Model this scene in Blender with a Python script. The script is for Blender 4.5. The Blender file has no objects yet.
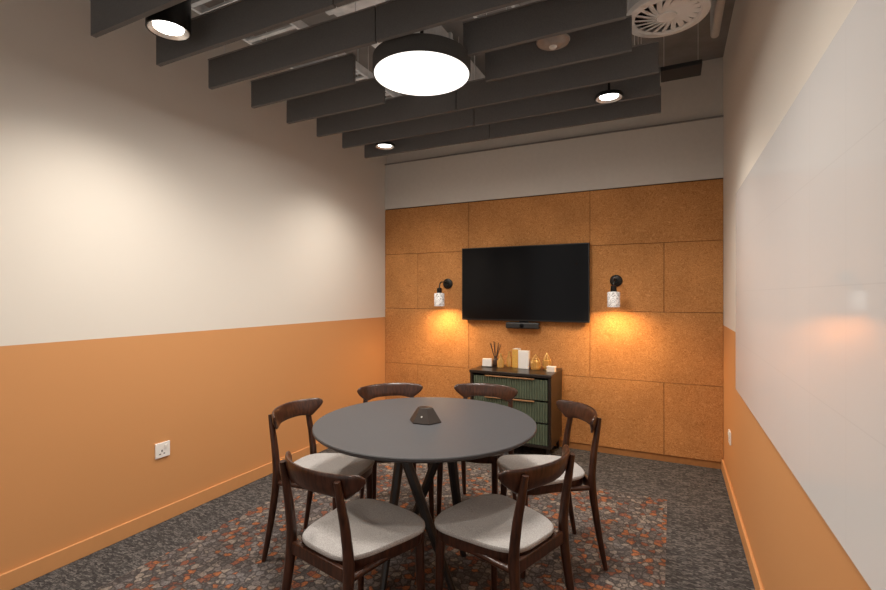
import bpy, bmesh, math, random
from mathutils import Vector, Matrix
random.seed(7)
R=math.radians; PI=math.pi
C=bpy.context.scene.collection
H=1.35; F=470.0; TH=R(26)
XL,XR,YB,YF=-2.735,0.355,4.24,-1.3
ZC=3.2; PAINT=1.118

# ---------------------------------------------------------------- materials
def new_mat(name):
    m=bpy.data.materials.new(name); m.use_nodes=True
    nt=m.node_tree; b=nt.nodes['Principled BSDF']
    return m,nt,b
def ramp(nt,stops,interp='LINEAR'):
    r=nt.nodes.new('ShaderNodeValToRGB'); cr=r.color_ramp; cr.interpolation=interp
    while len(cr.elements)<len(stops): cr.elements.new(0.5)
    for e,(p,c) in zip(cr.elements,stops):
        e.position=p; e.color=(c[0],c[1],c[2],1)
    return r
def mat(name,col,rough=0.6,metal=0,var=0.12,scale=30,bump=0.0,stretch=None,spec=0.5,emit=None,estr=0,coat=0,trans=0):
    m,nt,b=new_mat(name); N=nt.nodes; L=nt.links
    tc=N.new('ShaderNodeTexCoord'); mp=N.new('ShaderNodeMapping')
    L.new(tc.outputs['Object'],mp.inputs['Vector'])
    if stretch: mp.inputs['Scale'].default_value=stretch
    no=N.new('ShaderNodeTexNoise'); no.inputs['Scale'].default_value=scale; no.inputs['Detail'].default_value=4
    L.new(mp.outputs[0],no.inputs['Vector'])
    d=[c*(1-var) for c in col]; u=[min(1,c*(1+var)) for c in col]
    r=ramp(nt,[(0.3,d),(0.7,u)]); L.new(no.outputs['Fac'],r.inputs['Fac'])
    L.new(r.outputs['Color'],b.inputs['Base Color'])
    b.inputs['Roughness'].default_value=rough; b.inputs['Metallic'].default_value=metal
    b.inputs['Specular IOR Level'].default_value=spec
    if coat: b.inputs['Coat Weight'].default_value=coat
    if trans: b.inputs['Transmission Weight'].default_value=trans
    if bump:
        bp=N.new('ShaderNodeBump'); bp.inputs['Strength'].default_value=bump; bp.inputs['Distance'].default_value=0.004
        L.new(no.outputs['Fac'],bp.inputs['Height']); L.new(bp.outputs[0],b.inputs['Normal'])
    if emit:
        b.inputs['Emission Color'].default_value=(*emit,1); b.inputs['Emission Strength'].default_value=estr
    return m
WHITE=(0.725,0.685,0.625); ORANGE=(0.625,0.305,0.122)
def wall_mat():
    m,nt,b=new_mat('two_tone_paint'); N=nt.nodes; L=nt.links
    g=N.new('ShaderNodeNewGeometry'); s=N.new('ShaderNodeSeparateXYZ'); L.new(g.outputs['Position'],s.inputs[0])
    gt=N.new('ShaderNodeMath'); gt.operation='GREATER_THAN'; gt.inputs[1].default_value=PAINT; L.new(s.outputs['Z'],gt.inputs[0])
    no=N.new('ShaderNodeTexNoise'); no.inputs['Scale'].default_value=140; L.new(g.outputs['Position'],no.inputs['Vector'])
    mx=N.new('ShaderNodeMix'); mx.data_type='RGBA'; L.new(gt.outputs[0],mx.inputs['Factor'])
    mx.inputs['A'].default_value=(*ORANGE,1); mx.inputs['B'].default_value=(*WHITE,1)
    L.new(mx.outputs['Result'],b.inputs['Base Color'])
    bp=N.new('ShaderNodeBump'); bp.inputs['Strength'].default_value=0.08; bp.inputs['Distance'].default_value=0.002
    L.new(no.outputs['Fac'],bp.inputs['Height']); L.new(bp.outputs[0],b.inputs['Normal'])
    b.inputs['Roughness'].default_value=0.62; b.inputs['Specular IOR Level'].default_value=0.3
    return m
def cork_mat():
    m,nt,b=new_mat('ochre_pressed_fibre'); N=nt.nodes; L=nt.links
    tc=N.new('ShaderNodeTexCoord'); mp=N.new('ShaderNodeMapping'); mp.inputs['Scale'].default_value=(1,1,1.3)
    L.new(tc.outputs['Object'],mp.inputs[0])
    n0=N.new('ShaderNodeTexNoise'); n0.inputs['Scale'].default_value=13; L.new(mp.outputs[0],n0.inputs['Vector'])
    mv=N.new('ShaderNodeVectorMath'); mv.operation='MULTIPLY_ADD'; L.new(n0.outputs['Color'],mv.inputs[0]); mv.inputs[1].default_value=(.2,.2,.2); L.new(mp.outputs[0],mv.inputs[2])
    n1=N.new('ShaderNodeTexNoise'); n1.inputs['Scale'].default_value=28; n1.inputs['Detail'].default_value=8; n1.inputs['Roughness'].default_value=.66; n1.inputs['Distortion'].default_value=3.5
    L.new(mv.outputs[0],n1.inputs['Vector'])
    n2=N.new('ShaderNodeTexNoise'); n2.inputs['Scale'].default_value=2.6; n2.inputs['Detail'].default_value=4; L.new(tc.outputs['Object'],n2.inputs['Vector'])
    r=ramp(nt,[(0.31,(.275,.105,.030)),(0.5,(.50,.222,.072)),(0.69,(.67,.345,.138))])
    L.new(n1.outputs['Fac'],r.inputs['Fac'])
    hs=N.new('ShaderNodeHueSaturation'); L.new(r.outputs['Color'],hs.inputs['Color'])
    mr=N.new('ShaderNodeMapRange'); mr.inputs['From Min'].default_value=.3; mr.inputs['From Max'].default_value=.7; mr.inputs['To Min'].default_value=.84; mr.inputs['To Max'].default_value=1.16
    L.new(n2.outputs['Fac'],mr.inputs['Value']); L.new(mr.outputs[0],hs.inputs['Value'])
    L.new(hs.outputs['Color'],b.inputs['Base Color'])
    bp=N.new('ShaderNodeBump'); bp.inputs['Strength'].default_value=.38; bp.inputs['Distance'].default_value=.004
    L.new(n1.outputs['Fac'],bp.inputs['Height']); L.new(bp.outputs[0],b.inputs['Normal'])
    b.inputs['Roughness'].default_value=.85; b.inputs['Specular IOR Level'].default_value=.2
    return m
def carpet_mat():
    m,nt,b=new_mat('charcoal_loop_carpet'); N=nt.nodes; L=nt.links
    tc=N.new('ShaderNodeTexCoord'); mp=N.new('ShaderNodeMapping'); mp.inputs['Scale'].default_value=(1,2.4,1)
    L.new(tc.outputs['Object'],mp.inputs[0])
    v=N.new('ShaderNodeTexVoronoi'); v.inputs['Scale'].default_value=42; v.inputs['Randomness'].default_value=.6; L.new(mp.outputs[0],v.inputs['Vector'])
    n=N.new('ShaderNodeTexNoise'); n.inputs['Scale'].default_value=70; n.inputs['Detail'].default_value=5; L.new(mp.outputs[0],n.inputs['Vector'])
    sp=N.new('ShaderNodeSeparateColor'); L.new(v.outputs['Color'],sp.inputs[0])
    a=N.new('ShaderNodeMath'); a.operation='MULTIPLY_ADD'; a.inputs[1].default_value=.36; L.new(sp.outputs[0],a.inputs[0]); L.new(n.outputs['Fac'],a.inputs[2])
    r=ramp(nt,[(0.42,(.030,.029,.030)),(0.70,(.070,.066,.066)),(0.92,(.165,.155,.148))])
    L.new(a.outputs[0],r.inputs['Fac']); L.new(r.outputs['Color'],b.inputs['Base Color'])
    bp=N.new('ShaderNodeBump'); bp.inputs['Strength'].default_value=.65; bp.inputs['Distance'].default_value=.003
    L.new(a.outputs[0],bp.inputs['Height']); L.new(bp.outputs[0],b.inputs['Normal'])
    b.inputs['Roughness'].default_value=.95; b.inputs['Specular IOR Level'].default_value=.1
    return m
def rug_mat():
    m,nt,b=new_mat('pebble_pattern_carpet'); N=nt.nodes; L=nt.links
    tc=N.new('ShaderNodeTexCoord'); SC=30
    n0=N.new('ShaderNodeTexNoise'); n0.inputs['Scale'].default_value=32; n0.inputs['Detail'].default_value=3; L.new(tc.outputs['Object'],n0.inputs['Vector'])
    mv=N.new('ShaderNodeVectorMath'); mv.operation='MULTIPLY_ADD'; L.new(n0.outputs['Color'],mv.inputs[0]); mv.inputs[1].default_value=(.034,.034,0); L.new(tc.outputs['Object'],mv.inputs[2])
    v=N.new('ShaderNodeTexVoronoi'); v.inputs['Scale'].default_value=SC; v.inputs['Randomness'].default_value=.78; L.new(mv.outputs[0],v.inputs['Vector'])
    e=N.new('ShaderNodeTexVoronoi'); e.feature='DISTANCE_TO_EDGE'; e.inputs['Scale'].default_value=SC; e.inputs['Randomness'].default_value=.78; L.new(mv.outputs[0],e.inputs['Vector'])
    sp=N.new('ShaderNodeSeparateColor'); L.new(v.outputs['Color'],sp.inputs[0])
    r=ramp(nt,[(0,(.088,.079,.078)),(.15,(.14,.123,.117)),(.32,(.195,.167,.150)),(.45,(.285,.110,.052)),(.54,(.11,.097,.092)),(.65,(.19,.076,.050)),(.75,(.15,.137,.136)),(.88,(.235,.203,.176))],'CONSTANT')
    L.new(sp.outputs[0],r.inputs['Fac'])
    n=N.new('ShaderNodeTexNoise'); n.inputs['Scale'].default_value=130; n.inputs['Detail'].default_value=3; L.new(tc.outputs['Object'],n.inputs['Vector'])
    mr=N.new('ShaderNodeMapRange'); mr.inputs['From Min'].default_value=.3; mr.inputs['From Max'].default_value=.7; mr.inputs['To Min'].default_value=.55; mr.inputs['To Max'].default_value=1.35
    L.new(n.outputs['Fac'],mr.inputs['Value'])
    hs=N.new('ShaderNodeHueSaturation'); L.new(r.outputs['Color'],hs.inputs['Color']); L.new(mr.outputs[0],hs.inputs['Value'])
    er=ramp(nt,[(.0,(0,0,0)),(.15,(1,1,1))]); L.new(e.outputs['Distance'],er.inputs['Fac'])
    mx=N.new('ShaderNodeMix'); mx.data_type='RGBA'; L.new(er.outputs['Color'],mx.inputs['Factor'])
    mx.inputs['A'].default_value=(.048,.042,.042,1); L.new(hs.outputs['Color'],mx.inputs['B'])
    L.new(mx.outputs['Result'],b.inputs['Base Color'])
    bp=N.new('ShaderNodeBump'); bp.inputs['Strength'].default_value=.4; bp.inputs['Distance'].default_value=.003
    L.new(er.outputs['Color'],bp.inputs['Height']); L.new(bp.outputs[0],b.inputs['Normal'])
    b.inputs['Roughness'].default_value=.95; b.inputs['Specular IOR Level'].default_value=.1
    return m
def marble_mat():
    m,nt,b=new_mat('white_marble'); N=nt.nodes; L=nt.links
    tc=N.new('ShaderNodeTexCoord')
    n=N.new('ShaderNodeTexNoise'); n.inputs['Scale'].default_value=20; n.inputs['Detail'].default_value=7; n.inputs['Distortion'].default_value=2
    L.new(tc.outputs['Object'],n.inputs['Vector'])
    r=ramp(nt,[(.42,(.82,.80,.78)),(.50,(.26,.24,.23)),(.55,(.84,.82,.80))]); L.new(n.outputs['Fac'],r.inputs['Fac'])
    L.new(r.outputs['Color'],b.inputs['Base Color']); b.inputs['Roughness'].default_value=.3
    L.new(r.outputs['Color'],b.inputs['Emission Color']); b.inputs['Emission Strength'].default_value=.20
    return m
def board_mat():
    m,nt,b=new_mat('glossy_whiteboard'); N=nt.nodes; L=nt.links
    tc=N.new('ShaderNodeTexCoord'); s=N.new('ShaderNodeSeparateXYZ'); L.new(tc.outputs['Object'],s.inputs[0])
    fs=[]
    for ax,sp_ in (('Y',.30),('Z',.29)):
        d=N.new('ShaderNodeMath'); d.operation='DIVIDE'; d.inputs[1].default_value=sp_; L.new(s.outputs[ax],d.inputs[0])
        f=N.new('ShaderNodeMath'); f.operation='FRACT'; L.new(d.outputs[0],f.inputs[0])
        l=N.new('ShaderNodeMath'); l.operation='LESS_THAN'; l.inputs[1].default_value=.010; L.new(f.outputs[0],l.inputs[0]); fs.append(l)
    mxm=N.new('ShaderNodeMath'); mxm.operation='MAXIMUM'; L.new(fs[0].outputs[0],mxm.inputs[0]); L.new(fs[1].outputs[0],mxm.inputs[1])
    mx=N.new('ShaderNodeMix'); mx.data_type='RGBA'; L.new(mxm.outputs[0],mx.inputs['Factor'])
    mx.inputs['A'].default_value=(.77,.765,.77,1); mx.inputs['B'].default_value=(.73,.725,.73,1)
    L.new(mx.outputs['Result'],b.inputs['Base Color']); b.inputs['Roughness'].default_value=.05; b.inputs['Specular IOR Level'].default_value=.14
    return m
M=dict(
 wall=wall_mat(), cork=cork_mat(), carpet=carpet_mat(), rug=rug_mat(), marble=marble_mat(), board=board_mat(),
 white=mat('warm_white_paint',(.66,.625,.575),.65,var=.02,spec=.3), orange=mat('orange_paint',ORANGE,.6,var=.02,spec=.3),
 slab=mat('grey_ceiling_paint',(.26,.25,.24),.9,var=.15,scale=5,spec=.1),
 felt=mat('charcoal_felt',(.145,.141,.139),.9,var=.10,scale=220,bump=.2,spec=.15),
 black=mat('matt_black',(.018,.017,.017),.45,var=.1), bmetal=mat('black_metal',(.02,.019,.018),.35,.6,var=.1),
 bronze=mat('bronze_brown_casing',(.040,.029,.024),.38,.3,var=.1), reflector=mat('lamp_reflector',(.85,.83,.80),.25,.6,var=.02),
 screen=mat('screen_glass',(.004,.004,.005),.14,var=.05,scale=3,spec=.14), gunmetal=mat('dark_bezel',(.02,.02,.021),.3,.4,var=.05),
 steel=mat('galvanised_steel',(.62,.61,.60),.5,.25,var=.2,scale=12), grey=mat('grey_plastic',(.60,.58,.55),.5,var=.05),
 dgrey=mat('dark_metallic_grey',(.28,.26,.245),.4,.3,var=.08), drumside=mat('charcoal_drum_fabric',(.07,.067,.065),.8,var=.1,scale=200,spec=.2),
 plastic=mat('white_plastic',(.86,.84,.81),.35,var=.02), lens=mat('lamp_lens',(.9,.9,.88),.4,var=.01,emit=(1,.95,.88),estr=6),
 drumlens=mat('drum_diffuser',(.9,.9,.88),.4,var=.01,emit=(1,.96,.90),estr=1.5),
 bulb=mat('warm_bulb',(.9,.8,.6),.4,var=.01,emit=(1,.66,.32),estr=10),
 table=mat('charcoal_laminate',(.060,.060,.065),.48,var=.06,scale=90,spec=.35), tedge=mat('table_edge_black',(.02,.019,.02),.4,var=.1),
 wood=mat('dark_walnut',(.043,.0155,.0085),.30,var=.6,scale=14,stretch=(6,6,1),bump=.05,coat=.05,spec=.4),
 fabric=mat('light_grey_weave',(.37,.352,.342),.95,var=.22,scale=260,bump=.6,spec=.1),
 blackwood=mat('black_stained_wood',(.018,.012,.009),.3,var=.3,scale=10,stretch=(1,1,8)),
 green=mat('green_lacquer',(.105,.130,.085),.5,var=.1,scale=20), brass=mat('warm_wood_handle',(.42,.22,.10),.4,.2,var=.1),
 amber=mat('amber_glass',(.80,.46,.13),.10,var=.1,spec=.6,trans=.5), paperw=mat('white_card',(.82,.78,.74),.7,var=.02),
 gold=mat('mustard_cloth',(.66,.36,.07),.7,var=.1,scale=80), reed=mat('dark_reed',(.05,.025,.015),.7,var=.2), dark=mat('shadow_gap',(.11,.055,.027),.9,var=.1),
 oak=mat('orange_skirting',(.40,.17,.05),.6,var=.1),
 cap=mat('gold_cap',(.75,.50,.18),.3,.7,var=.05), cream=mat('cream_ceramic',(.78,.68,.58),.4,var=.03),
)
# ---------------------------------------------------------------- mesh helpers
def box(bm,x0,x1,y0,y1,z0,z1,mtx=None):
    vs=[bm.verts.new(p) for p in [(x0,y0,z0),(x1,y0,z0),(x1,y1,z0),(x0,y1,z0),(x0,y0,z1),(x1,y0,z1),(x1,y1,z1),(x0,y1,z1)]]
    if mtx is not None:
        for v in vs: v.co=mtx@v.co
    for f in [(0,3,2,1),(4,5,6,7),(0,1,5,4),(1,2,6,5),(2,3,7,6),(3,0,4,7)]: bm.faces.new([vs[i] for i in f])
def rings(bm,rs,cap0=True,cap1=True,closed=True):
    R_=[[bm.verts.new(p) for p in r] for r in rs]
    n=len(R_[0])
    for a,b in zip(R_[:-1],R_[1:]):
        for i in range(n):
            j=(i+1)%n
            bm.faces.new((a[i],a[j],b[j],b[i]))
    if cap0: bm.faces.new(list(reversed(R_[0])))
    if cap1: bm.faces.new(R_[-1])
def lathe(bm,prof,n=32,c=(0,0,0),cap0=True,cap1=True,axis='Z'):
    rs=[]
    for r,z in prof:
        ring=[]
        for i in range(n):
            a=2*PI*i/n
            p=(r*math.cos(a),r*math.sin(a),z)
            if axis=='Y': p=(p[0],-z,p[1])
            ring.append((c[0]+p[0],c[1]+p[1],c[2]+p[2]))
        rs.append(ring)
    rings(bm,rs,cap0,cap1)
def tube(bm,pts,rad,n=12):
    pts=[Vector(p) for p in pts]
    if not isinstance(rad,(list,tuple)): rad=[rad]*len(pts)
    rs=[]; 
    t0=(pts[1]-pts[0]).normalized()
    ref=Vector((1,0,0)) if abs(t0.x)<.8 else Vector((0,1,0))
    for i,p in enumerate(pts):
        t=(pts[min(i+1,len(pts)-1)]-pts[max(i-1,0)]).normalized()
        u=(ref-t*ref.dot(t)).normalized(); ref=u; w=t.cross(u)
        rs.append([p+rad[i]*(math.cos(2*PI*k/n)*u+math.sin(2*PI*k/n)*w) for k in range(n)])
    for r_,p in ((rs[0],pts[0]),(rs[-1],pts[-1])):
        if abs(p.z)<1e-6:
            for q in r_: q.z=0
    rings(bm,rs)
def spline(pts,vals,m=6):
    out=[];ov=[]
    P=[Vector(p) for p in pts]
    for i in range(len(P)-1):
        p0=P[max(i-1,0)];p1=P[i];p2=P[i+1];p3=P[min(i+2,len(P)-1)]
        for k in range(m):
            t=k/m
            out.append(.5*((2*p1)+(p2-p0)*t+(2*p0-5*p1+4*p2-p3)*t*t+(3*p1-p0-3*p2+p3)*t**3)); ov.append(vals[i]*(1-t)+vals[i+1]*t)
    out.append(P[-1]); ov.append(vals[-1]); return out,ov
def obj(name,bm,m,parent=None,smooth=False,bevel=0,seg=2,loc=None,sub=0):
    bmesh.ops.recalc_face_normals(bm,faces=bm.faces)
    me=bpy.data.meshes.new(name); bm.to_mesh(me); bm.free()
    me.materials.append(m)
    o=bpy.data.objects.new(name,me); C.objects.link(o)
    if parent: o.parent=parent
    if loc: o.location=loc
    if bevel:
        b=o.modifiers.new('bevel','BEVEL'); b.width=bevel; b.segments=seg; b.limit_method='ANGLE'; b.angle_limit=R(40)
    if sub:
        s=o.modifiers.new('sub','SUBSURF'); s.levels=sub; s.render_levels=sub
    if smooth:
        for p in me.polygons: p.use_smooth=True
        try: me.set_sharp_from_angle(angle=R(42))
        except Exception: pass
    return o
def thing(name,label,cat,loc=(0,0,0),rz=0,group=None):
    o=bpy.data.objects.new(name,None); C.objects.link(o); o.location=loc; o.rotation_euler=(0,0,rz); o.empty_display_size=.05
    o['label']=label; o['category']=cat
    if group: o['group']=group
    return o
def tag(o,label,cat,group=None):
    o['label']=label; o['category']=cat
    if group: o['group']=group
    return o
def bx(name,x0,x1,y0,y1,z0,z1,m,parent=None,bevel=0):
    bm=bmesh.new(); box(bm,x0,x1,y0,y1,z0,z1); return obj(name,bm,m,parent,bevel=bevel)
def struct(o): o['kind']='structure'; return o
def dup(root,loc,rz,label):
    r=root.copy(); C.objects.link(r); r.location=loc; r.rotation_euler=(0,0,rz); r['label']=label
    for ch in list(root.children):
        c=ch.copy(); C.objects.link(c); c.parent=r
        for g in list(ch.children):
            d=g.copy(); C.objects.link(d); d.parent=c
    return r

# ---------------------------------------------------------------- the room
T=.12
struct(bx('floor',XL-T,XR+T,YF-T,YB+T,-.1,0,M['carpet']))
struct(bx('ceiling',XL-T,XR+T,YF-T,YB+T,ZC,ZC+.1,M['slab']))
struct(bx('wall_left',XL-T,XL,YF-T,YB+T,0,ZC,M['wall']))
struct(bx('wall_right',XR,XR+T,YF-T,YB+T,0,ZC,M['wall']))
# unseen framed opening behind the viewpoint, added to let world light in as fill
struct(bx('wall_front',XL,XR,YF-T,YF,2.75,ZC,M['wall']))
wn=struct(bx('fill_opening_1',XL,XR,YF-T,YF,0,.06,M['bmetal']))
bx('fill_opening_frame',XL,XR,YF-T,YF,2.69,2.75,M['bmetal'],wn)
for k in range(4):
    x=XL+.03+k*(XR-XL-.06)/3; bx('fill_opening_bar',x-.025,x+.025,YF-T,YF,.06,2.69,M['bmetal'],wn)
wb=struct(bx('wall_back',XL,XR,YB,YB+T,0,ZC,M['white']))
PF=YB-.035   # face of the panels
bx('upper_lining',XL,XR,PF,YB,2.256,2.735,M['white'],wb)
bx('shadow_gap',XL,XR,PF+.012,YB,2.248,2.256,M['dark'],wb)
bx('lining_shadow_line',XL,XR,PF-.008,PF,2.722,2.735,M['dgrey'],wb)  # dark strip standing in for the shadow groove on top of the lining
rows=[(.055,.640),(.640,1.211),(1.211,1.775),(1.775,2.248)]
seam=[[-2.338,-1.20,-.06],[-1.773,-.639],[-2.338,-1.20,-.06],[-1.773,-.639]]
for (z0,z1),s in zip(rows,seam):
    xs=[XL]+s+[XR]
    for a,b in zip(xs[:-1],xs[1:]):
        bx('panel',a+.0016,b-.0016,PF,YB-.004,z0+.0016,z1-.0016,M['cork'],wb,bevel=.0022)
bx('panel_backing',XL,XR,YB-.004,YB,.05,2.25,M['dark'],wb)
struct(bx('baseboard_left',XL,XL+.014,YF,YB,0,.085,M['orange'],bevel=.003))
struct(bx('baseboard_right',XR-.014,XR,YF,YB-.04,0,.085,M['orange'],bevel=.003))
struct(bx('baseboard_back',XL+.014,XR,YB-.024,YB,0,.054,M['oak']))
# patterned carpet inset
tag(bx('rug',-2.37,-.03,-.9,3.42,0,.004,M['rug']),'large patterned carpet area of rust, grey and brown pebble shapes under the table','carpet')

# ---------------------------------------------------------------- ceiling baffles
FZ0,FZ1=2.54,2.70
ordn=['nearest to the camera','second from the camera','third from the camera','fourth from the camera','fourth from the back wall','third from the back wall','second from the back wall','nearest to the back wall']
ys=[1.241+.305*i for i in range(8)]
def baffle(x0,x1,y,label):
    t=thing('ceiling_baffle',label,'ceiling baffle',((x0+x1)/2,y,FZ0),0,'charcoal felt baffles hung below the ceiling')
    w=(x1-x0)/2
    bx('felt_panel',-w,w,-.012,.012,0,FZ1-FZ0,M['felt'],t,bevel=.002)
    bx('top_rail',-w,w,-.016,.016,FZ1-FZ0,FZ1-FZ0+.006,M['dgrey'],t)
    for s in (-1,1):
        bm=bmesh.new(); tube(bm,[(s*(w-.12),0,FZ1-FZ0+.005),(s*(w-.12),0,ZC-FZ0)],.0025,6); obj('hanging_wire',bm,M['steel'],t)
for i,y in enumerate(ys):
    lx1=-1.253; rx0=-1.247; rx1=-.065 if i>=5 else -.177
    if i in (3,4): lx1=-1.605; rx0=-.935
    baffle(-2.40,lx1,y,'left-hand charcoal felt baffle in the row '+ordn[i])
    baffle(rx0,rx1,y,'right-hand charcoal felt baffle in the row '+ordn[i])
# ---------------------------------------------------------------- lamps
def downlight(x,y,z,r,label,hh):
    t=thing('ceiling_downlight',label,'ceiling light',(x,y,z),0,'black cylinder downlights between the baffles')
    bm=bmesh.new(); lathe(bm,[(r*.94,.004),(r*.99,0),(r*1.03,.003),(r*1.03,hh),(r*1.0,hh+.005)],40,cap0=False); 
    obj('housing',bm,M['bmetal'],t,smooth=True)
    bm=bmesh.new(); lathe(bm,[(r*.94,.003),(r*.70,.014)],40,cap0=False,cap1=False); obj('reflector',bm,M['reflector'],t,smooth=True)
    bm=bmesh.new(); lathe(bm,[(r*.70,.0135),(r*.70,.0145)],40); obj('lens',bm,M['lens'],t,smooth=True)
    bm=bmesh.new(); tube(bm,[(0,0,hh),(0,0,ZC-z)],.008,10); obj('stem',bm,M['bmetal'],t)
    return t
def spot(x,y,z,power,ang=140,blend=1.0,col=(1,.91,.80),rad=.08):
    l=bpy.data.lights.new('spot','SPOT'); l.energy=power; l.spot_size=R(ang); l.spot_blend=blend; l.color=col; l.shadow_soft_size=rad
    o=bpy.data.objects.new('spot_light',l); C.objects.link(o); o.location=(x,y,z)
DL=[(-2.06,1.375,2.55,.088,'large bright downlight near the left wall, closest to the camera',.18),
    (-2.088,3.21,2.545,.078,'small downlight at the far left between the last two baffles',.02),
    (-.337,2.935,2.512,.078,'small downlight at the far right above the right sconce',.018)]
for a in DL: downlight(*a); spot(a[0],a[1],a[2]-.02,84 if a[3]>.08 else 64)
spot(-.36,1.385,2.54,32); spot(-2.06,-.44,2.54,78); spot(-.5,-.6,2.54,44)
t=thing('drum_ceiling_light','large round dark drum light with glowing white diffuser over the table','ceiling light',(-1.163,2.135,2.482))
bm=bmesh.new(); lathe(bm,[(.244,.003),(.25,0),(.252,.005),(.252,.08),(.245,.085)],72,cap0=False); obj('drum_body',bm,M['drumside'],t,smooth=True)
bm=bmesh.new(); lathe(bm,[(.244,.001),(.244,.008)],72); obj('diffuser',bm,M['drumlens'],t,smooth=True)
bm=bmesh.new(); tube(bm,[(0,0,.08),(0,0,ZC-2.482)],.01,10); obj('stem',bm,M['bmetal'],t)
l=bpy.data.lights.new('drum','AREA'); l.shape='DISK'; l.size=.46; l.energy=36; l.color=(1,.94,.86)
o=bpy.data.objects.new('drum_light',l); C.objects.link(o); o.location=(-1.163,2.135,2.475)
# hidden fill lamp, added to brighten the services above the baffles
l=bpy.data.lights.new('void_fill','AREA'); l.shape='RECTANGLE'; l.size=2.0; l.size_y=2.4; l.energy=3.4; l.color=(1,.95,.88)
o=bpy.data.objects.new('void_fill_light',l); C.objects.link(o); o.location=(-1.25,2.4,2.712); o.rotation_euler=(PI,0,0)

# ---------------------------------------------------------------- ceiling services
t=thing('air_diffuser','round white swirl air diffuser in the ceiling at upper right','air vent',(-.025,2.62,2.745))
bm=bmesh.new(); lathe(bm,[(.150,.012),(.158,.0),(.192,.004),(.196,.012),(.196,.03)],64,cap0=False,cap1=False); obj('rim',bm,M['plastic'],t,smooth=True)
bm=bmesh.new(); lathe(bm,[(.035,.006),(.045,.002),(.052,.012)],32); obj('centre_cap',bm,M['plastic'],t,smooth=True)
bm=bmesh.new()
for k in range(20):
    a=2*PI*k/20; m=Matrix.Rotation(a,4,'Z')@Matrix.Translation((.10,0,.010))@Matrix.Rotation(.35,4,'Z')@Matrix.Rotation(R(-16),4,'X')
    box(bm,-.055,.053,-.0125,.0125,-.0012,.0012,m)
obj('blades',bm,M['plastic'],t)
bm=bmesh.new(); lathe(bm,[(.155,.03),(.155,.035)],48); obj('backing',bm,M['black'],t)
bm=bmesh.new(); lathe(bm,[(.185,.03),(.185,.2)],48); obj('plenum',bm,M['steel'],t,smooth=True)
bm=bmesh.new(); tube(bm,[(0,0,.19),(0,0,ZC-2.745)],.08,24); obj('neck',bm,M['steel'],t,smooth=True)
t=thing('smoke_detector','small round grey metallic ceiling detector between the right-hand baffles','detector',(-.515,2.262,2.555))
bm=bmesh.new(); lathe(bm,[(.03,-.012),(.045,-.008),(.058,.004),(.076,.008),(.080,.016)],40); obj('detector_head',bm,M['dgrey'],t,smooth=True)
bm=bmesh.new(); lathe(bm,[(.014,-.02),(.02,-.011)],24); obj('sensor',bm,M['grey'],t)
bm=bmesh.new(); tube(bm,[(0,0,.016),(0,0,ZC-2.555)],.012,12); obj('stem',bm,M['steel'],t)
def tray(x,w,y0,y1,z,label):
    t=thing('cable_tray',label,'cable tray',(x,(y0+y1)/2,z)); h=(y1-y0)/2
    for s in (-1,1): bx('side_rail',s*w/2-.008,s*w/2+.008,-h,h,0,.05,M['steel'],t)
    n=int((y1-y0)/.07)
    for k in range(n):
        y=-h+.04+k*.07; bx('rung',-w/2,w/2,y-.011,y+.011,.002,.014,M['steel'],t)
    for s in (-1,1):
        for q in (-1,1):
            bm=bmesh.new(); tube(bm,[(s*w/2,q*h*.5,.05),(s*w/2,q*h*.5,ZC-z)],.005,8); obj('hanger',bm,M['steel'],t)
tray(-1.92,.34,.9,3.5,2.735,'wide galvanised ladder cable tray above the left-hand baffles')
tray(-.80,.20,.9,3.5,2.76,'narrow galvanised cable tray above the right-hand baffles')
t=thing('air_duct','grey rectangular air duct above the middle of the baffles','air duct',(-1.42,2.0,2.80))
bx('duct_body',-.15,.15,-2.0,2.0,0,.2,M['steel'],t)
for k in range(5): bx('flange',-.165,.165,-1.7+k*.8-.015,-1.7+k*.8+.015,-.014,.21,M['steel'],t)
for sx in (-1,1): 
    bm=bmesh.new(); tube(bm,[(sx*.1,0,.2),(sx*.1,0,.4)],.005,8); obj('hanger',bm,M['steel'],t)
bm=bmesh.new(); tube(bm,[(.225,.2,2.85),(.222,3.12,2.85),(.222,3.16,2.87),(.222,3.18,2.92),(.222,3.18,ZC)],.021,14)
tag(obj('ceiling_pipe',bm,M['grey'],smooth=True),'pale grey pipe running along the ceiling beside the right wall','pipe')
t=thing('slot_diffuser','black linear slot vent above the baffle ends near the right wall','air vent',(.05,3.45,2.80))
bx('case',-.12,.12,-.09,.09,0,.03,M['black'],t,bevel=.004)
for s in (-1,1):
    bm=bmesh.new(); tube(bm,[(s*.1,0,.03),(s*.1,0,ZC-2.80)],.002,6); obj('hanging_wire',bm,M['steel'],t)

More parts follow.
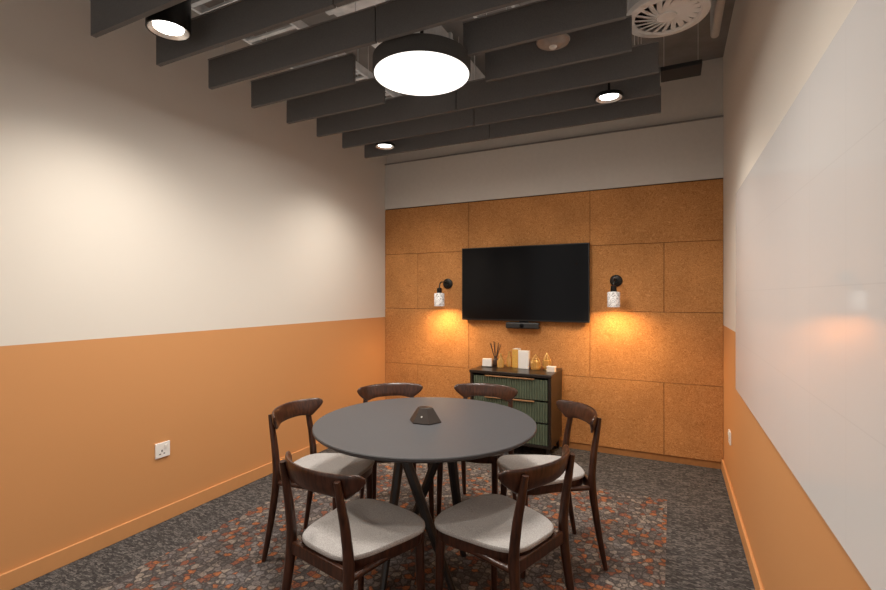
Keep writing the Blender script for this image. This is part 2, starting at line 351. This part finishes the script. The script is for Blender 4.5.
# ---------------------------------------------------------------- wall things
t=thing('television','large flat black television on the panelled back wall','television',(-1.226,PF,1.112))
bx('casing',-.592,.592,-.065,-.03,0,.685,M['gunmetal'],t,bevel=.004)
bx('screen',-.584,.584,-.0675,-.064,.014,.677,M['screen'],t)
bx('wall_mount',-.2,.2,-.03,0,.2,.5,M['bmetal'],t)
t=thing('video_bar','black video conference bar under the television','video bar',(-1.22,PF,1.040))
bx('bar_body',-.155,.155,-.085,-.03,.005,.062,M['black'],t,bevel=.012)
bm=bmesh.new(); lathe(bm,[(.02,.0),(.02,.006),(.014,.008)],24,c=(0,-.084,.034),axis='Y'); obj('camera_lens',bm,M['screen'],t,smooth=True)
bx('bracket',-.04,.04,-.03,0,.01,.071,M['bmetal'],t)
AR=.195
def sconce(x,z,label,side=1):
    t=thing('wall_sconce',label,'wall lamp',(x,PF,z),0,'black and marble wall sconces')
    bm=bmesh.new(); lathe(bm,[(.05,0),(.05,.012),(.044,.018),(.015,.02),(.013,.035)],36,axis='Y'); obj('backplate',bm,M['bmetal'],t,smooth=True)
    p,v=spline([(0,-.02,0),(0,-.07,.012),(0,-AR+.045,.012),(0,-AR+.01,-.01),(0,-AR,-.05)],[.006]*5,6)
    bm=bmesh.new(); tube(bm,p,v,12); obj('arm',bm,M['bmetal'],t,smooth=True)
    bm=bmesh.new(); lathe(bm,[(.010,-.042),(.022,-.048),(.024,-.095),(.022,-.098)],28,c=(0,-AR,0)); obj('socket',bm,M['bmetal'],t,smooth=True)
    bm=bmesh.new(); lathe(bm,[(.02,-.092),(.045,-.096),(.049,-.102),(.049,-.214),(.047,-.218),(.042,-.218),(.042,-.108),(.02,-.104)],40,c=(0,-AR,0),cap0=False,cap1=False); obj('lamp_shade',bm,M['marble'],t,smooth=True)
    bm=bmesh.new(); lathe(bm,[(.008,-.104),(.012,-.112),(.020,-.125),(.021,-.138),(.016,-.150),(.005,-.155)],24,c=(0,-AR,0)); obj('bulb',bm,M['bulb'],t,smooth=True)
    l=bpy.data.lights.new('sconce','POINT'); l.energy=24; l.color=(1,.64,.29); l.shadow_soft_size=.022
    o=bpy.data.objects.new('sconce_light',l); C.objects.link(o); o.location=(x,PF-AR,z-.191)
sconce(-1.995,1.462,'black wall sconce with marble shade to the left of the television')
sconce(-.425,1.47,'black wall sconce with marble shade to the right of the television')
# whiteboard
t=thing('whiteboard','large glossy frameless whiteboard on the right wall','whiteboard',(XR,1.9,.79))
bx('board_panel',-.016,-.004,-1.55,1.38,0,1.162,M['board'],t,bevel=.002)
for y in (-1.3,0,1.15):
    for z in (.1,1.05): bx('mounting_pad',-.004,0,y-.02,y+.02,z-.02,z+.02,M['grey'],t)
# sockets
def outlet(x,y,z,s,label,w=.088):
    t=thing('power_socket',label,'power socket',(x,y,z))
    g=lambda a,b:(min(s*a,s*b),max(s*a,s*b))
    x0,x1=g(0,.009); bx('faceplate',x0,x1,-w/2,w/2,-.044,.044,M['plastic'],t,bevel=.002)
    x0,x1=g(.009,.013); bx('rocker_switch',x0,x1,.008,.026,.008,.03,M['paperw'],t,bevel=.001)
    x0,x1=g(.0085,.0096)
    for (yy,zz,a,b) in [(-.006,-.004,.003,.006),(-.018,-.022,.005,.0025),(.008,-.022,.005,.0025)]: bx('pin_hole',x0,x1,yy-a,yy+a,zz-b,zz+b,M['black'],t)
outlet(XL,1.785,.428,1,'white power socket low on the orange left wall')
outlet(XR,3.72,.385,-1,'white power socket low on the right wall near the corner')

# ---------------------------------------------------------------- cabinet
CX0,CX1,CY0,CY1=-1.585,-.878,3.785,PF-.003
cx=(CX0+CX1)/2; w=(CX1-CX0)/2
t=thing('sideboard','dark wood cabinet with green ribbed drawers under the television','cabinet',(cx,CY0,0)); dp=CY1-CY0
bm=bmesh.new()
box(bm,-w,-w+.022,0.004,dp,.10,.675); box(bm,w-.022,w,0.004,dp,.10,.675); box(bm,-w+.022,w-.022,.004,dp,.10,.122); box(bm,-w+.022,w-.022,dp-.012,dp,.122,.675)
box(bm,-w+.022,w-.022,.02,dp,.298,.304); box(bm,-w+.022,w-.022,.02,dp,.483,.489)
obj('carcass',bm,M['blackwood'],t,bevel=.002)
bx('top_board',-w-.004,w+.004,-.004,dp,.675,.70,M['blackwood'],t,bevel=.003)
for k,(z0,z1) in enumerate([(.126,.292),(.310,.472),(.490,.655)]):
    bm=bmesh.new(); n=30; x0=-w+.028; x1=w-.028; pw=(x1-x0)/n
    prof=[]
    for i in range(n):
        for j in range(6):
            a=PI*j/5; prof.append((x0+pw*(i+.5)-pw*.40*math.cos(a), .018-.012*math.sin(a)))
    lo=[bm.verts.new((x,y,z0)) for x,y in prof]; hi=[bm.verts.new((x,y,z1)) for x,y in prof]
    for i in range(len(prof)-1): bm.faces.new((lo[i],lo[i+1],hi[i+1],hi[i]))
    b0=bm.verts.new((x1,.03,z0)); b1=bm.verts.new((x0,.03,z0)); b2=bm.verts.new((x1,.03,z1)); b3=bm.verts.new((x0,.03,z1))
    bm.faces.new((lo[-1],b0,b2,hi[-1])); bm.faces.new((b0,b1,b3,b2)); bm.faces.new((b1,lo[0],hi[0],b3)); bm.faces.new(lo+[b0,b1]); bm.faces.new(hi+[b2,b3])
    d=obj('drawer',bm,M['green'],t,smooth=True)
    bx('handle',-.215,.215,-.008,.014,z1+.001,z1+.009,M['brass'],d,bevel=.002)
for sx in (-1,1):
    for yy in (.035,dp-.035):
        bm=bmesh.new(); tube(bm,[(sx*(w-.035),yy,.10),(sx*(w-.025),yy,0)],[.017,.010],14); obj('leg',bm,M['blackwood'],t,smooth=True)
# things on the cabinet
ZT=.70
def bottle(x,y,prof,m,label,name='glass_bottle',cat='bottle',capp=None,group=None):
    t=thing(name,label,cat,(x,y,ZT),0,group)
    bm=bmesh.new(); lathe(bm,prof,28); obj('body',bm,m,t,smooth=True)
    if capp: bm=bmesh.new(); lathe(bm,capp,24); obj('cap',bm,M['cap'],t,smooth=True)
    return t
t=thing('note_holder','small white block at the left end of the sideboard','box',(-1.505,4.0,ZT),R(10))
bx('block',-.042,.042,-.02,.02,0,.075,M['paperw'],t,bevel=.004); bx('base',-.046,.046,-.025,.025,0,.008,M['blackwood'],t)
t=bottle(-1.455,4.08,[(.026,0),(.029,.004),(.029,.055),(.022,.067),(.012,.073),(.012,.09)],M['reed'],'reed diffuser bottle with dark sticks near the left end of the sideboard','reed_diffuser','reed diffuser')
for k in range(7):
    a=k*PI/3.5+.3; bm=bmesh.new(); tube(bm,[(-.006*math.cos(a),-.006*math.sin(a),.02),(.052*math.cos(a),.03*math.sin(a),.20+.012*(k%3))],.003,6); obj('reed',bm,M['reed'],t)
bottle(-1.385,4.02,[(.028,0),(.032,.003),(.032,.06),(.014,.085),(.012,.10)],M['amber'],'slim amber bottle between the reed diffuser and the mustard book',capp=[(.014,.098),(.014,.12),(.011,.123)])
bottle(-1.325,4.09,[(.022,0),(.026,.003),(.026,.08),(.014,.10),(.013,.115)],M['amber'],'short amber bottle directly beside the mustard book',capp=[(.015,.11),(.015,.135),(.012,.137)])
def book(x,y,wd,h,th,m,label,rz=0):
    t=thing('book',label,'book',(x,y,ZT),rz)
    bx('cover',-wd/2,wd/2,-th/2,th/2,0,h,m,t,bevel=.002); bx('pages',-wd/2+.004,wd/2+.0015,-th/2+.004,th/2-.004,.003,h+.0015,M['paperw'],t)
book(-1.262,4.10,.055,.165,.09,M['gold'],'upright mustard yellow book on the sideboard')
book(-1.18,4.06,.092,.155,.05,M['paperw'],'upright white box-like book in the middle of the sideboard')
def lantern(x,y,r,h,label):
    t=thing('glass_lantern',label,'lantern',(x,y,ZT))
    bm=bmesh.new(); lathe(bm,[(r*.55,.004),(r*.9,.012),(r*.9,h*.55),(r*.5,h*.62),(r*.5,h*.60)],24); obj('amber_glass',bm,M['amber'],t,smooth=True)
    bm=bmesh.new(); lathe(bm,[(r*.8,0),(r*.85,.004),(r*.8,.006)],24); obj('base_ring',bm,M['cap'],t,smooth=True)
    for k in range(6):
        a=k*PI/3; c,s=math.cos(a),math.sin(a)
        bm=bmesh.new(); tube(bm,[(r*.8*c,r*.8*s,.003),(r*c,r*s,h*.45),(r*.35*c,r*.35*s,h*.85),(0,0,h)],.0022,6); obj('wire',bm,M['cap'],t)
lantern(-1.075,4.05,.046,.13,'larger gold wire lantern with amber glass right of the white book')
lantern(-.985,4.09,.040,.145,'smaller gold wire lantern with amber glass beside the cream box')
t=thing('small_box','small cream box at the right end of the sideboard','box',(-.922,3.99,ZT),R(-8))
bx('box_body',-.035,.035,-.022,.022,0,.035,M['cream'],t,bevel=.002); bx('lid',-.036,.036,-.023,.023,.035,.045,M['paperw'],t,bevel=.002)

# ---------------------------------------------------------------- table
ZF=.0045
TX,TY=-1.08,2.02; TR=.532
t=thing('meeting_table','round charcoal meeting table with crossing black legs in the middle of the room','table',(TX,TY,ZF))
bm=bmesh.new(); lathe(bm,[(TR-.06,.704),(TR-.012,.712),(TR,.722),(TR,.730),(TR-.003,.733)],128); obj('tabletop',bm,M['table'],t,smooth=True)
bm=bmesh.new(); lathe(bm,[(.22,.690),(.23,.694),(.23,.704)],48); obj('mounting_plate',bm,M['tedge'],t)
for a in (-70,20,110,200):
    a0=R(a-42); a1=R(a+42)
    p0=Vector((.17*math.cos(a0),.17*math.sin(a0),.694)); p1=Vector((.235*math.cos(a1),.235*math.sin(a1),0))
    bm=bmesh.new(); tube(bm,[p0,p0.lerp(p1,.5),p1],[.026,.023,.016],8); obj('leg',bm,M['tedge'],t)
t=thing('conference_puck','dark faceted pyramid conference speaker in the middle of the table','conference speaker',(TX+.005,TY-.01,.7376),R(8))
bm=bmesh.new()
def poly(r,z,n=6): return [(r*math.cos(2*PI*k/n),r*math.sin(2*PI*k/n)*.85,z) for k in range(n)]
rings(bm,[poly(.080,0),poly(.082,.004),poly(.039,.068),poly(.037,.069)]); obj('body',bm,M['bronze'],t,bevel=.0006)
bm=bmesh.new(); rings(bm,[poly(.033,.069),poly(.031,.0702)]); obj('top_panel',bm,M['gunmetal'],t)
bm=bmesh.new(); lathe(bm,[(.004,0),(.004,.0008)],20); o=obj('emblem',bm,M['grey'],t,loc=(.0,-.0522,.034)); o.rotation_euler=(R(60),0,0)

# ---------------------------------------------------------------- chairs  (local: faces +Y, origin below the seat centre)
def seat_outline(s,n=64,dz=0):
    out=[]
    for k in range(n):
        a=2*PI*k/n; e=2/4.0
        cx_=math.copysign(abs(math.cos(a))**e,math.cos(a)); sy=math.copysign(abs(math.sin(a))**e,math.sin(a))
        t_=(sy+1)/2
        y=.202*sy; hw=.150+.064*min(1,t_*1.2)
        bow=.014*(1-cx_*cx_) if sy>0 else .0
        out.append((hw*cx_*s,y*s+bow*max(0,sy),dz))
    return out
def make_chair(label):
    t=thing('dining_chair',label,'chair',(0,0,0),0,'dark walnut chairs around the round table')
    bm=bmesh.new()
    prof=[(.965,.438),(.992,.440),(1.0,.446),(.994,.452),(.98,.4555),(.93,.457),(.75,.4565),(.5,.455),(.25,.4535),(.1,.453)]
    rings(bm,[seat_outline(s,dz=z) for s,z in prof]); obj('seat',bm,M['fabric'],t,smooth=True)
    bm=bmesh.new(); rings(bm,[seat_outline(.88,dz=.392),seat_outline(.94,dz=.395),seat_outline(.965,dz=.4375)]); obj('seat_frame',bm,M['wood'],t,smooth=True)
    for s in (-1,1):
        p,v=spline([(s*.168,.150,.43),(s*.171,.154,.25),(s*.176,.160,0)],[.019,.0175,.0115],5)
        bm=bmesh.new(); tube(bm,p,v,14); obj('leg',bm,M['wood'],t,smooth=True)
        p,v=spline([(s*.176,-.262,0),(s*.168,-.222,.22),(s*.161,-.198,.42),(s*.158,-.207,.55),(s*.155,-.226,.66),(s*.153,-.240,.738)],[.0115,.0165,.0195,.0175,.015,.0115],6)
        bm=bmesh.new(); tube(bm,p,v,14); obj('leg',bm,M['wood'],t,smooth=True)
    bm=bmesh.new(); n=44; rs=[]; HWB=.213
    for k in range(n+1):
        u=-1+2*k/n; au=abs(u); x=HWB*u
        y=-.256+.085*au**2.0
        zt=.759-.006*au**2
        zb=.676-.012*math.exp(-((au-.70)/.2)**2)+.040*max(0,au-.72)/.28
        end=max(0,(au-.9)/.1)
        sh=math.sqrt(max(.05,1-end**2*.85))
        th=.0105*(1-.4*end)
        zc=(zt+zb)/2; hh=(zt-zb)/2*sh
        sl=2*.085*u/HWB; q=math.atan(sl)
        nx=-math.sin(q); ny=math.cos(q)
        ring=[]
        for j in range(18):
            a=2*PI*j/18; ca=math.copysign(abs(math.cos(a))**.8,math.cos(a)); sa=math.copysign(abs(math.sin(a))**.7,math.sin(a))
            lean=-(sa*hh)*.25
            ring.append((x+nx*th*ca,y+ny*th*ca+lean,zc+hh*sa))
        rs.append(ring)
    rings(bm,rs); obj('backrest',bm,M['wood'],t,smooth=True)
    bm=bmesh.new(); box(bm,-.158,.158,-.207,-.189,.385,.432); obj('rear_rail',bm,M['wood'],t,bevel=.004)
    for s in (-1,1):
        bm=bmesh.new(); tube(bm,[(s*.162,.15,.402),(s*.160,-.19,.398)],.012,12); obj('side_rail',bm,M['wood'],t,smooth=True)
    return t
spots=[(-90,.53,-12,'front left chair, its curved back nearest the camera, beside the left wall side'),
       (-29,.525,10,'front right chair seen from behind, its pale seat nearest the rug edge'),
       (40,.615,-5,'chair on the right of the table, facing left, below the right sconce'),
       (90,.65,2,'chair behind the table, directly in front of the sideboard'),
       (134.5,.625,0,'chair behind the table on the left, by the corner of the panelled wall'),
       (187.5,.545,0,'chair on the left side of the table, facing right, nearest the orange wall')]
base='dark walnut '
for i,(a,r,da,lab) in enumerate(spots):
    x=TX+r*math.cos(R(a)); y=TY+r*math.sin(R(a)); rz=R(a+90+da)
    if i==0:
        ch=make_chair(base+lab); ch.location=(x,y,ZF); ch.rotation_euler=(0,0,rz)
    else: dup(ch,(x,y,ZF),rz,base+lab)

# ---------------------------------------------------------------- world, camera
w=bpy.data.worlds.new('world'); bpy.context.scene.world=w; w.use_nodes=True
w.node_tree.nodes['Background'].inputs[0].default_value=(1,.945,.88,1); w.node_tree.nodes['Background'].inputs[1].default_value=.74
l=bpy.data.lights.new('portal','AREA'); l.shape='RECTANGLE'; l.size=XR-XL; l.size_y=2.7; l.cycles.is_portal=True
o=bpy.data.objects.new('fill_opening_portal',l); C.objects.link(o); o.location=((XL+XR)/2,YF-.06,1.38); o.rotation_euler=(R(90),0,0)  # guides world light through the added front opening
cam=bpy.data.cameras.new('camera'); cam.sensor_width=36; cam.lens=F/886*36; cam.clip_start=.02
co=bpy.data.objects.new('camera',cam); C.objects.link(co); co.location=(0,0,H); co.rotation_euler=(R(90),0,TH)
bpy.context.scene.camera=co
bpy.context.scene.view_settings.view_transform='Standard'
bpy.context.scene.view_settings.look='None'
